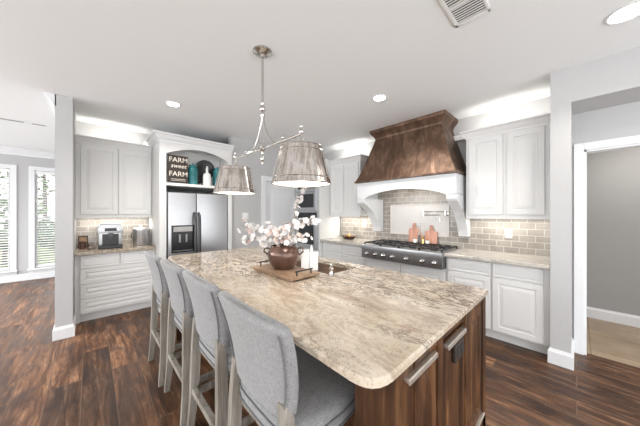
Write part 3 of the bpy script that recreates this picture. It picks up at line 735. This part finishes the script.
for z0, z1 in ((.74, 1.30), (1.47, 1.90)):
    dd = MB().box(3.15, 3.455, z0, 3.181, 4.025, z1, .006).build('oven_door', M['steel'], OV)
    MB().box(3.146, 3.51, z0 + .06, 3.152, 3.97, z1 - .10, .002).build('door_window', M['glassdark'], dd)
    MB().tube([(3.15, 3.50, z1 - .05), (3.11, 3.50, z1 - .05), (3.105, 3.74, z1 - .05), (3.11, 3.98, z1 - .05), (3.15, 3.98, z1 - .05)], .011, 10).build('handle', M['steel'], dd, True)
for z0, z1 in ((1.31, 1.43), (1.91, 1.99)): MB().box(3.165, 3.455, z0, 3.181, 4.025, z1, .003).build('control_panel', M['glassdark'], OV)
# range top
RT = thing('gas_cooktop', 'wide stainless gas range top with black grates and seven knobs', 'cooktop', (3.45, 1.75, .72))
MB().box(3.13, 1.135, .862, XW - .012, 2.365, .922, .008).build('top_deck', M['steel'], RT, True)
MB().box(3.272, 1.14, .718, 3.78, 2.36, .862).build('housing', M['darksteel'], RT)
MB().box(3.15, 1.14, .72, 3.268, 2.36, .862, .004).build('front_panel', M['darksteel'], RT)
for y in (2.255, 2.108, 1.969, 1.822, 1.61, 1.389, 1.237):
    k = MB(); My = Matrix.Rotation(-PI / 2, 4, 'Y')
    k.lathe([(.028, 0), (.028, .008), (.021, .012), (.019, .038), (.012, .042)], (3.15, y, .79), 20, True, My)
    k.build('knob', M['chrome'], RT, True)
for i in range(4):
    y0 = 1.16 + i * .297; g = MB(); z0, z1 = .945, .958
    for yy in (y0, y0 + .285): g.box(3.20, yy - .006 + .0, z0, 3.74, yy + .006, z1)
    for xx in (3.20, 3.38, 3.56, 3.74): g.box(xx - .006, y0, z0, xx + .006, y0 + .285, z1)
    for cx_ in (3.33, 3.61):
        for a_ in range(4):
            aa = a_ * PI / 2 + PI / 4; g.tube([(cx_ + .03 * math.cos(aa), y0 + .143 + .03 * math.sin(aa), .95), (cx_ + .13 * math.cos(aa), y0 + .143 + .13 * math.sin(aa), .95)], .006, 5)
    for xx in (3.20, 3.74):
        for yy in (y0, y0 + .285): g.box(xx - .008, yy - .008, .921, xx + .008, yy + .008, z0)
    g.build('grate', M['iron'], RT)
    for cx_ in (3.33, 3.61):
        MB().lathe([(.045, .922), (.045, .932), (.036, .936), (.034, .944), (.01, .946)], (cx_, y0 + .143, 0), 20).build('burner', M['iron'], RT, True)

# hood
Y0, Y1 = 1.0, 2.525
HD = thing('range_hood', 'large flared copper hood with white arched mantel and scrolled brackets', 'range hood', (3.5, 1.76, 1.1))
def hr(x, ya, yb, z): return [(x, ya, z), (XW - .009, ya, z), (XW - .009, yb, z), (x, yb, z)]
hb = MB(); rg = []
for k in range(13):
    t = k / 12; f = t ** .85          # slight flare
    rg.append(hr(3.195 + .185 * f, Y0 + .235 * f, Y1 - .285 * f, 1.935 + .70 * t))
hb.loft(rg); hb.build('copper_body', M['copper'], HD)
m_ = MB(); moulding(m_, [(XW - .002, Y0), (3.195, Y0), (3.195, Y1), (XW - .002, Y1)][::-1], [(-.01, 1.912), (.012, 1.912), (.014, 1.935), (-.01, 1.94)]); m_.build('copper_lip', M['copper'], HD)
m_ = MB(); moulding(m_, [(XW - .002, Y1 - .285), (3.378, Y1 - .285), (3.378, Y0 + .235), (XW - .002, Y0 + .235)], [(-.02, 2.60), (.010, 2.60), (.014, 2.625), (.03, 2.65), (.06, 2.69), (.072, 2.70), (.076, 2.747), (-.02, 2.747)])
m_.build('copper_crown', M['copper'], HD)
# white mantel with arch
XA = 3.235
pts = [(XA, Y0 + .01, 1.91), (XA, Y0 + .01, 1.66), (XA, 1.13, 1.65)]
for k in range(21):
    t = k / 20; y = 1.13 + 1.24 * t; pts.append((XA, y, 1.655 + .11 * math.sin(PI * t) ** .75 + .0))
pts += [(XA, 2.37, 1.65), (XA, Y1 - .01, 1.66), (XA, Y1 - .01, 1.91)]
pts = [p for i, p in enumerate(pts) if i == 0 or (Vector(p) - Vector(pts[i - 1])).length > 1e-3]
MB().prism(pts, (.03, 0, 0)).box(XA + .03, Y0 + .01, 1.66, XW - .01, Y0 + .04, 1.91).box(XA + .03, Y1 - .04, 1.66, XW - .01, Y1 - .01, 1.91).box(XA + .03, Y0 + .04, 1.87, XW - .01, Y1 - .04, 1.91).build('mantel', M['trimwhite'], HD)
def corbel(y0, y1):
    pr = [(XW - .01, y0, 1.655), (3.245, y0, 1.655), (3.25, y0, 1.60)]
    for t in [k / 12 for k in range(13)]:
        # bulge then concave sweep to the wall
        x = 3.27 + .40 * t ** .8 ; z = 1.57 - .36 * t ** 1.35
        x += -.035 * math.sin(PI * min(1, t * 2.2)) if t < .45 else 0
        pr.append((x, y0, z))
    pr += [(3.69, y0, 1.17), (3.70, y0, 1.10), (XW - .01, y0, 1.10)]
    return MB().prism(pr, (0, y1 - y0, 0)).build('corbel', M['trimwhite'], HD)
corbel(Y0 + .005, 1.125); corbel(2.375, Y1 - .005)
for y in (1.45, 2.05):
    MB().lathe([(.04, 1.862), (.04, 1.869), (.0399, 1.8695)], (3.5, y, 0), 16).build('hood_lamp', M['lamp'], HD)
# pot filler
PF = thing('pot_filler', 'chrome folding pot filler tap over the range top', 'tap', (3.79, 1.31, 1.41))
p = MB(); p.lathe([(.03, 0), (.03, .012), (.012, .016), (.012, .05)], (3.793, 1.31, 1.41), 16, True, Matrix.Rotation(-PI / 2, 4, 'Y')); p.build('wall_flange', M['chrome'], PF, True)
MB().tube([(3.745, 1.31, 1.385), (3.745, 1.31, 1.45)], .014, 10).tube([(3.745, 1.31, 1.44), (3.72, 1.62, 1.44)], .009, 8).tube([(3.72, 1.62, 1.375), (3.72, 1.62, 1.45)], .013, 10).build('rear_arm', M['chrome'], PF, True)
MB().tube([(3.72, 1.62, 1.39), (3.66, 1.38, 1.39), (3.655, 1.36, 1.385), (3.655, 1.355, 1.36), (3.655, 1.355, 1.30)], .009, 8).lathe([(.014, 1.29), (.016, 1.30), (.014, 1.315)], (3.655, 1.355, 0), 10).tube([(3.655, 1.36, 1.355), (3.62, 1.40, 1.345)], .006, 6).build('front_arm', M['chrome'], PF, True)
# outlets and switches on tile
def plate_x(y, z, lab, w_=.075):
    t = thing('switch_plate', lab, 'switch plate', (3.80, y, z - .06)); MB().box(3.792, y - w_ / 2, z - .06, 3.8015, y + w_ / 2, z + .06, .003).build('plate', M['white_plastic'], t)
    MB().box(3.788, y - .012, z - .028, 3.793, y + .012, z + .028, .002).build('rocker', M['white_plastic'], t)
plate_x(2.78, 1.21, 'white switch plate on the tile left of the hood bracket'); plate_x(.585, 1.165, 'white outlet plate on the tile under the right wall cabinet')
t = thing('switch_plate', 'white double switch plate on the grey wall between refrigerator and pantry door', 'switch plate', (2.04, 4.12, 1.3))
MB().box(1.98, 4.112, 1.305, 2.10, 4.1195, 1.425, .003).build('plate', M['white_plastic'], t)
for x in (2.0, 2.05): MB().box(x, 4.106, 1.335, x + .03, 4.113, 1.395, .002).build('rocker', M['white_plastic'], t)
# range accessories
def paddle(y, w_, h_, lab, tilt, x0, gr='rosy wooden boards leaning behind the range top'):
    t = thing('cutting_board', lab, 'cutting board', (x0, y, .9225), 0, gr)
    ol = [Vector(p) for p in rounded_poly([(-w_ / 2, 0), (w_ / 2, 0), (w_ / 2, h_), (.03, h_), (.02, h_ + .09), (-.02, h_ + .09), (-.03, h_), (-w_ / 2, h_)], [.01, .01, .03, .01, .02, .02, .01, .03], 4)]
    pr = [Vector((x0 + p.y * tilt, y + p.x, .9235 + p.y)) for p in ol]
    MB().prism(pr, (.016, 0, 0)).build('board', M['copperboard'], t)
paddle(1.79, .17, .25, 'tall rosy cutting board leaning left of the oil bottle', .08, 3.745)
paddle(1.52, .18, .22, 'shorter rosy cutting board leaning right of the oil bottle', .08, 3.745)
ob = thing('oil_bottle', 'slender clear glass oil bottle between the rosy boards', 'bottle', (3.70, 1.66, .96))
MB().lathe([(.026, .959), (.03, .965), (.03, 1.10), (.012, 1.16), (.010, 1.21), (.014, 1.215), (.012, 1.225)], (3.70, 1.665, 0), 20).build('body', M['glass'], ob, True)
MB().lathe([(.010, 1.225), (.012, 1.245), (.004, 1.262)], (3.70, 1.665, 0), 10).build('stopper', M['nickel'], ob, True)
for y, x, m1, lab, nm, cat, hh in ((1.60, 3.66, 'gold', 'small gold pepper mill in front of the boards', 'pepper_mill', 'mill', .11), (1.72, 3.66, 'white_ceramic', 'small white salt jar left of the gold mill', 'salt_jar', 'jar', .06), (1.54, 3.68, 'white_ceramic', 'small white pot right of the gold mill', 'small_pot', 'pot', .05)):
    t = thing(nm, lab, cat, (x, y, .959))
    if cat == 'mill': MB().lathe([(.022, .959), (.022, .97), (.014, .99), (.018, 1.02), (.013, 1.035), (.018, 1.045)], (x, y, 0), 16).build('body', M[m1], t, True); MB().lathe([(.018, 1.046), (.02, 1.06), (.008, 1.072), (.006, 1.08)], (x, y, 0), 14).build('cap', M['gold'], t, True)
    else: MB().lathe([(.025, .959), (.032, .965), (.034, .959 + hh * .7), (.028, .959 + hh)], (x, y, 0), 18).build('body', M[m1], t, True); MB().lathe([(.029, .959 + hh), (.02, .966 + hh), (.006, .97 + hh), (.008, .978 + hh)], (x, y, 0), 16).build('lid', M['gold'], t, True)
# bowl of wooden decor
bw = thing('wooden_bowl', 'oval wooden bowl on the counter left of the range top', 'bowl', (3.60, 3.0, .92))
def ell(a_, b_, z): return [(3.60 + a_ * math.cos(2 * PI * k / 32), 3.0 + b_ * math.sin(2 * PI * k / 32), z) for k in range(32)]
MB().loft([ell(.05, .08, .921), ell(.08, .13, .94), ell(.10, .17, .975), ell(.092, .162, .975), ell(.07, .12, .946), ell(.04, .07, .935)]).build('dish', M['bronze'], bw, True)
for dx, dy, r_, mt, lab in ((-.01, -.07, .036, 'board', 'tan wooden ball at the near end of the wooden bowl'), (.005, .0, .040, 'gold', 'golden ball in the middle of the wooden bowl'), (-.005, .075, .034, 'board', 'tan wooden ball at the far end of the wooden bowl')):
    tag(MB().sphere((3.60 + dx, 3.0 + dy, .946 + r_), r_, 3).build('decor_ball', M[mt], None, 'full'), lab, 'decorative ball', 'balls in the wooden bowl')

# ------------------------------------------------------------------ tray, vase, flowers, white box
TZ = .925
tr = thing('serving_tray', 'rectangular wooden serving tray with black handles on the island', 'tray', (1.19, 1.66, TZ))
tm = Matrix.Translation((1.165, 1.66, 0)) @ Matrix.Rotation(.02, 4, 'Z')
MB(tm).box(-.138, -.275, TZ + .012, .138, .275, TZ + .032, .004).box(-.13, -.25, TZ + .0005, -.09, .25, TZ + .012).box(.09, -.25, TZ + .0005, .13, .25, TZ + .012).build('board', M['board'], tr)
for s_ in (-1, 1):
    y = s_ * .25
    MB(tm).tube([(-.07, y, TZ + .03), (-.07, y, TZ + .062)], .006, 8).tube([(.07, y, TZ + .03), (.07, y, TZ + .062)], .006, 8).tube([(-.085, y, TZ + .065), (.085, y, TZ + .065)], .006, 8).build('handle', M['iron'], tr, True)
vz = TZ + .033; VX, VY = 1.18, 1.69
vs = thing('bronze_vase', 'squat bronze glazed vase on the wooden tray', 'vase', (VX, VY, vz))
MB().lathe([(.075, vz), (.085, vz + .006), (.115, vz + .05), (.132, vz + .10), (.130, vz + .14), (.112, vz + .175), (.104, vz + .182), (.108, vz + .192), (.098, vz + .192), (.096, vz + .18), (.11, vz + .14), (.10, vz + .06), (.05, vz + .02)], (VX, VY, 0), 28).build('body', M['bronze'], vs, True)
for s_ in (-1, 1):
    px, py = VX + s_ * .118 * .727, VY - s_ * .118 * .687
    MB().tube([(px, py, vz + .165), (px + s_ * .03, py - s_ * .028, vz + .17), (px + s_ * .034, py - s_ * .032, vz + .14), (px + s_ * .008, py - s_ * .008, vz + .11)], .007, 8).build('handle', M['bronze'], vs, True)
def bezier(P, n):
    P = [Vector(p) for p in P]; out = []
    for k in range(n + 1):
        t = k / n; Q = P[:]
        while len(Q) > 1: Q = [a * (1 - t) + b * t for a, b in zip(Q, Q[1:])]
        out.append(Q[0])
    return out
def blossom_mesh(rnd, size):
    bm_ = bmesh.new(); tilt = rnd.uniform(.35, .6)
    for k in range(5):
        a_ = 2 * PI * k / 5 + rnd.uniform(-.15, .15)
        rot = Matrix.Rotation(a_, 3, 'Z'); prev = None
        rows = []
        for (r_, w_, z) in ((.0, .12, 0), (.35, .36, .10 * tilt), (.75, .46, .32 * tilt), (1.0, .22, .55 * tilt)):
            rows.append([bm_.verts.new((rot @ Vector((r_, s_ * w_, z + abs(s_) * .08))) * size) for s_ in (-1, 0, 1)])
        for a2, b2 in zip(rows, rows[1:]):
            for i in range(2): bm_.faces.new((a2[i], a2[i + 1], b2[i + 1], b2[i]))
    g = bmesh.ops.create_icosphere(bm_, subdivisions=1, radius=size * .18)
    for v in g['verts']: v.co.z += size * .12
    me = bpy.data.meshes.new('blossom'); bm_.to_mesh(me); bm_.free(); return me
rnd = random.Random(3)
BL = [blossom_mesh(rnd, 1.0) for _ in range(4)]; BLP = [m2.copy() for m2 in BL]
for m2 in BL: m2.materials.append(M['petal'])
for m2 in BLP: m2.materials.append(M['petalpink'])
def branch(P, nb, start, spread, size, lab, pink=0, name='flower_branch', cat='flowers'):
    t = thing(name, lab, cat, P[0], 0, 'blossom branches in the bronze vase')
    c = bezier(P, 24); MB().tube(c, [.0035 * (1 - .6 * k / 24) for k in range(25)], 6).build('stem', M['stem'], t, True)
    for k in range(nb):
        f = start + (1 - start) * (k + rnd.random() * .6) / nb; p = c[min(24, int(f * 24))]
        off = Vector((rnd.gauss(0, 1), rnd.gauss(0, 1), rnd.gauss(0, .9))); off = off.normalized() * spread * rnd.uniform(.3, 1)
        me = rnd.choice(BLP if rnd.random() < pink else BL)
        o = bpy.data.objects.new('blossom', me); COL.objects.link(o); o.parent = t
        o.location = p + off - Vector(P[0]); d_ = (off.normalized() + Vector((-.5, -.5, .4))).normalized()
        o.rotation_euler = d_.to_track_quat('Z', 'Y').to_euler(); s_ = size * rnd.uniform(.68, 1.08); o.scale = (s_, s_, s_)
    return t
b0 = (VX, VY, vz + .12)
branch([b0, (1.12, 1.78, 1.28), (1.0, 1.86, 1.30), (.90, 1.90, 1.32)], 26, .40, .055, .026, 'lowest white blossom branch reaching far left over the island', .1)
branch([b0, (1.13, 1.78, 1.22), (1.0, 1.84, 1.24), (.92, 1.92, 1.18)], 26, .35, .055, .026, 'white blossom branch drooping left toward the counter', .15)
branch([b0, (1.15, 1.75, 1.30), (1.09, 1.78, 1.30), (1.03, 1.80, 1.26)], 24, .35, .055, .025, 'short white blossom branch just left of the vase rim', .2)
branch([b0, (1.18, 1.68, 1.22), (1.18, 1.68, 1.28), (1.19, 1.66, 1.33)], 30, .30, .075, .024, 'blush pink blossom cluster straight above the vase', .65)
branch([b0, (1.20, 1.62, 1.25), (1.24, 1.58, 1.24), (1.30, 1.52, 1.20)], 26, .30, .06, .026, 'white blossom branch just right of the vase rim', .15)
branch([b0, (1.24, 1.60, 1.36), (1.20, 1.58, 1.50), (1.305, 1.54, 1.66)], 15, .45, .026, .026, 'tall upright white blossom stem rising to the lamp shade', 0)
branch([b0, (1.22, 1.62, 1.34), (1.27, 1.55, 1.40), (1.38, 1.45, 1.34)], 20, .50, .035, .028, 'white blossom stem arching right toward the ovens', 0)
branch([b0, (1.15, 1.66, 1.22), (1.14, 1.64, 1.24), (1.10, 1.68, 1.22)], 22, .35, .06, .024, 'low blush blossom cluster in front of the vase mouth', .5)
wb = thing('white_caddy', 'white ceramic caddy box standing behind the wooden tray', 'caddy', (1.37, 1.60, TZ))
wm = Matrix.Translation((1.30, 1.535, 0))
wm = Matrix.Translation((1.385, 1.60, 0)) @ Matrix.Rotation(-.70, 4, 'Z')
MB(wm).box(-.07, -.03, TZ + .001, .0, .03, TZ + .18, .006).box(.002, -.035, TZ + .001, .075, .03, TZ + .160, .006).build('box', M['white_ceramic'], wb)
MB(wm).lathe([(.012, TZ + .145), (.012, TZ + .19), (.006, TZ + .20), (.006, TZ + .215)], (.02, 0, 0), 12).build('bottle_neck', M['white_ceramic'], wb, True)

# ------------------------------------------------------------------ pendant light
CX, CY = 1.03, 1.775
PD = thing('pendant_chandelier', 'polished nickel two shade pendant light hanging over the island', 'pendant light', (CX, CY, H))
MB().lathe([(.078, H - .001), (.078, H - .012), (.062, H - .02), (.05, H - .03), (.022, H - .036), (.018, H - .055), (.008, H - .06)], (CX, CY, 0), 32).build('canopy', M['nickel'], PD, True)
MB().tube([(CX, CY, H - .05), (CX, CY, 2.27)], .0105, 10).build('rod', M['nickel'], PD, True)
MB().lathe([(.008, 2.33), (.016, 2.325), (.016, 2.315), (.010, 2.305), (.022, 2.29), (.026, 2.275), (.022, 2.26), (.012, 2.25), (.02, 2.235), (.018, 2.22), (.008, 2.20), (.007, 2.19)], (CX, CY, 0), 20).build('hub', M['nickel'], PD, True)
for s_ in (1, -1):
    MB().tube(bezier([(CX, CY, 2.24), (CX, CY + s_ * .05, 2.05), (CX, CY + s_ * .12, 1.93), (CX, CY + s_ * .22, 1.965), (CX, CY + s_ * .29, 1.955)], 24), .0065, 8).sphere((CX, CY + s_ * .29, 1.975), .014, 2).build('scroll_arm', M['nickel'], PD, True)
MB().tube([(CX, CY, 2.2), (CX, CY, 1.97)], .005, 8).tube([(CX, CY - .515, 1.95), (CX, CY + .525, 1.95)], .0095, 10).build('crossbar', M['nickel'], PD, True)
MB().lathe([(.004, 2.0), (.015, 1.99), (.018, 1.975), (.012, 1.965), (.024, 1.955), (.026, 1.94), (.014, 1.925), (.008, 1.90), (.014, 1.885), (.02, 1.868), (.014, 1.85), (.006, 1.84), (.008, 1.828), (.002, 1.815)], (CX, CY, 0), 20).build('finial', M['nickel'], PD, True)
lv = MB()
for k in range(6):
    a_ = k * PI / 3; lv.tube([(CX, CY, 1.95), (CX + .03 * math.cos(a_), CY + .03 * math.sin(a_), 1.96), (CX + .045 * math.cos(a_), CY + .045 * math.sin(a_), 1.945)], [.006, .008, .002], 6)
lv.build('leaf_ornament', M['nickel'], PD, True)
for y in (CY - .505, CY + .515):
    zb, zt = 1.610, 1.862; rb_, rt_ = .198, .138
    def sr_(z): return rb_ + (rt_ - rb_) * (z - zb) / (zt - zb)
    prof = [(sr_(zb) - .004, zb), (sr_(zb) + .002, zb + .002), (sr_(zb + .04), zb + .04), (sr_(zt - .035), zt - .035), (sr_(zt), zt), (sr_(zt) - .004, zt), (sr_(zt - .035) - .004, zt - .035), (sr_(zb + .04) - .004, zb + .04)]
    smb = MB(); flute = lambda a_: 1 + .010 * math.cos(14 * a_)
    smb.loft([[(CX + r_ * flute(2 * PI * i / 112) * math.cos(2 * PI * i / 112), y + r_ * flute(2 * PI * i / 112) * math.sin(2 * PI * i / 112), z_) for i in range(112)] for r_, z_ in prof], cap=False)
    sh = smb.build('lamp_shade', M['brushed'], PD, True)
    for z in (zb + .004, zb + .040, zt - .034, zt - .003):
        MB().loft([[(CX + (sr_(z) + .0015 + .0028 * math.cos(j * PI / 3)) * math.cos(2 * PI * i / 48), y + (sr_(z) + .0015 + .0028 * math.cos(j * PI / 3)) * math.sin(2 * PI * i / 48), z + .0028 * math.sin(j * PI / 3)) for j in range(6)] for i in range(48)], loop=True).build('rim_band', M['nickel'], sh, True)
    sm = MB()
    for i in range(10):
        a_ = 2 * PI * (i + .3) / 10
        sm.tube([(CX + (sr_(z) + .001) * math.cos(a_), y + (sr_(z) + .001) * math.sin(a_), z) for z in (zb + .042, zt - .036)], .0022, 6)
    sm.build('seam', M['nickel'], sh, True)
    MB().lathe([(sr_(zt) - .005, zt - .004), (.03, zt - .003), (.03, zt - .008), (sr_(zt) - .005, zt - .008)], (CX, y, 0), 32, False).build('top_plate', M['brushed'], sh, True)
    MB().lathe([(sr_(zb) - .006, zb + .014), (sr_(zb) - .006, zb + .008), (.01, zb + .004)], (CX, y, 0), 36).build('diffuser', M['lamp'], sh, True)
    MB().lathe([(.028, zt - .006), (.030, zt + .005), (.018, zt + .012), (.012, zt + .03), (.018, zt + .036), (.010, zt + .046), (.008, 1.945), (.016, 1.955), (.018, 1.965), (.010, 1.975), (.006, 1.99), (.011, 1.997), (.011, 2.004), (.003, 2.014)], (CX, y, 0), 20).build('stem_cap', M['nickel'], PD, True)
    ld = bpy.data.lights.new('pendant_bulb', 'SPOT'); ld.energy = 6; ld.color = WARM; ld.shadow_soft_size = .1; ld.spot_size = 2.6; ld.spot_blend = .6
    lo = bpy.data.objects.new('pendant_bulb', ld); COL.objects.link(lo); lo.location = (CX, y, zb - .02)

# ------------------------------------------------------------------ ceiling fittings
def can(x, y, lab, r=.085, e=60):
    t = thing('recessed_light', lab, 'ceiling light', (x, y, H), 0, 'round recessed ceiling lights')
    MB().lathe([(r, H), (r + .002, H - .004), (r - .012, H - .008), (r - .02, H - .003), (r - .02, H)], (x, y, 0), 32, False).build('trim_ring', M['trimwhite'], t, True)
    MB().lathe([(r - .02, H - .003), (r - .021, H - .0045), (.01, H - .005)], (x, y, 0), 28).build('lens', M['downlight'], t, True)
    ld = bpy.data.lights.new('downlight', 'SPOT'); ld.energy = e; ld.color = WARM; ld.shadow_soft_size = .07; ld.spot_size = 2.4; ld.spot_blend = .7
    lo = bpy.data.objects.new('downlight', ld); COL.objects.link(lo); lo.location = (x, y, H - .02)
can(.736, 3.386, 'round recessed light above the left cabinets and refrigerator')
can(2.43, 1.565, 'round recessed light in front of the copper hood')
can(2.59, -.235, 'round recessed light near the right wall end', .105, 30)
vt = thing('ceiling_vent', 'white rectangular air vent with dark slats in the kitchen ceiling', 'vent', (1.72, .485, H))
MB().box(1.52, .385, H - .012, 1.90, .40, H, .003).box(1.52, .57, H - .012, 1.90, .59, H, .003).box(1.87, .385, H - .012, 1.90, .59, H, .003).box(1.52, .385, H - .012, 1.55, .59, H, .003).box(1.69, .40, H - .010, 1.71, .57, H).build('frame', M['white_plastic'], vt)
MB().box(1.55, .40, H - .002, 1.87, .57, H).build('backing', M['black'], vt)
sl = MB()
x = 1.558
while x < 1.87:
    if not 1.685 < x < 1.712: sl.box(x, .40, H - .010, x + .009, .57, H - .008)
    x += .0225
sl.build('slats', M['white_plastic'], vt)
vt = thing('ceiling_vent', 'long narrow white air vent in the dining area ceiling', 'vent', (-.8, 5.53, H))
MB().box(-1.05, 5.48, H - .010, -.46, 5.58, H - .001, .003).build('frame', M['white_plastic'], vt)
MB().box(-.62, 5.505, H - .013, -.49, 5.555, H - .010).box(-1.0, 5.505, H - .013, -.70, 5.555, H - .010).build('grille', M['darksteel'], vt)
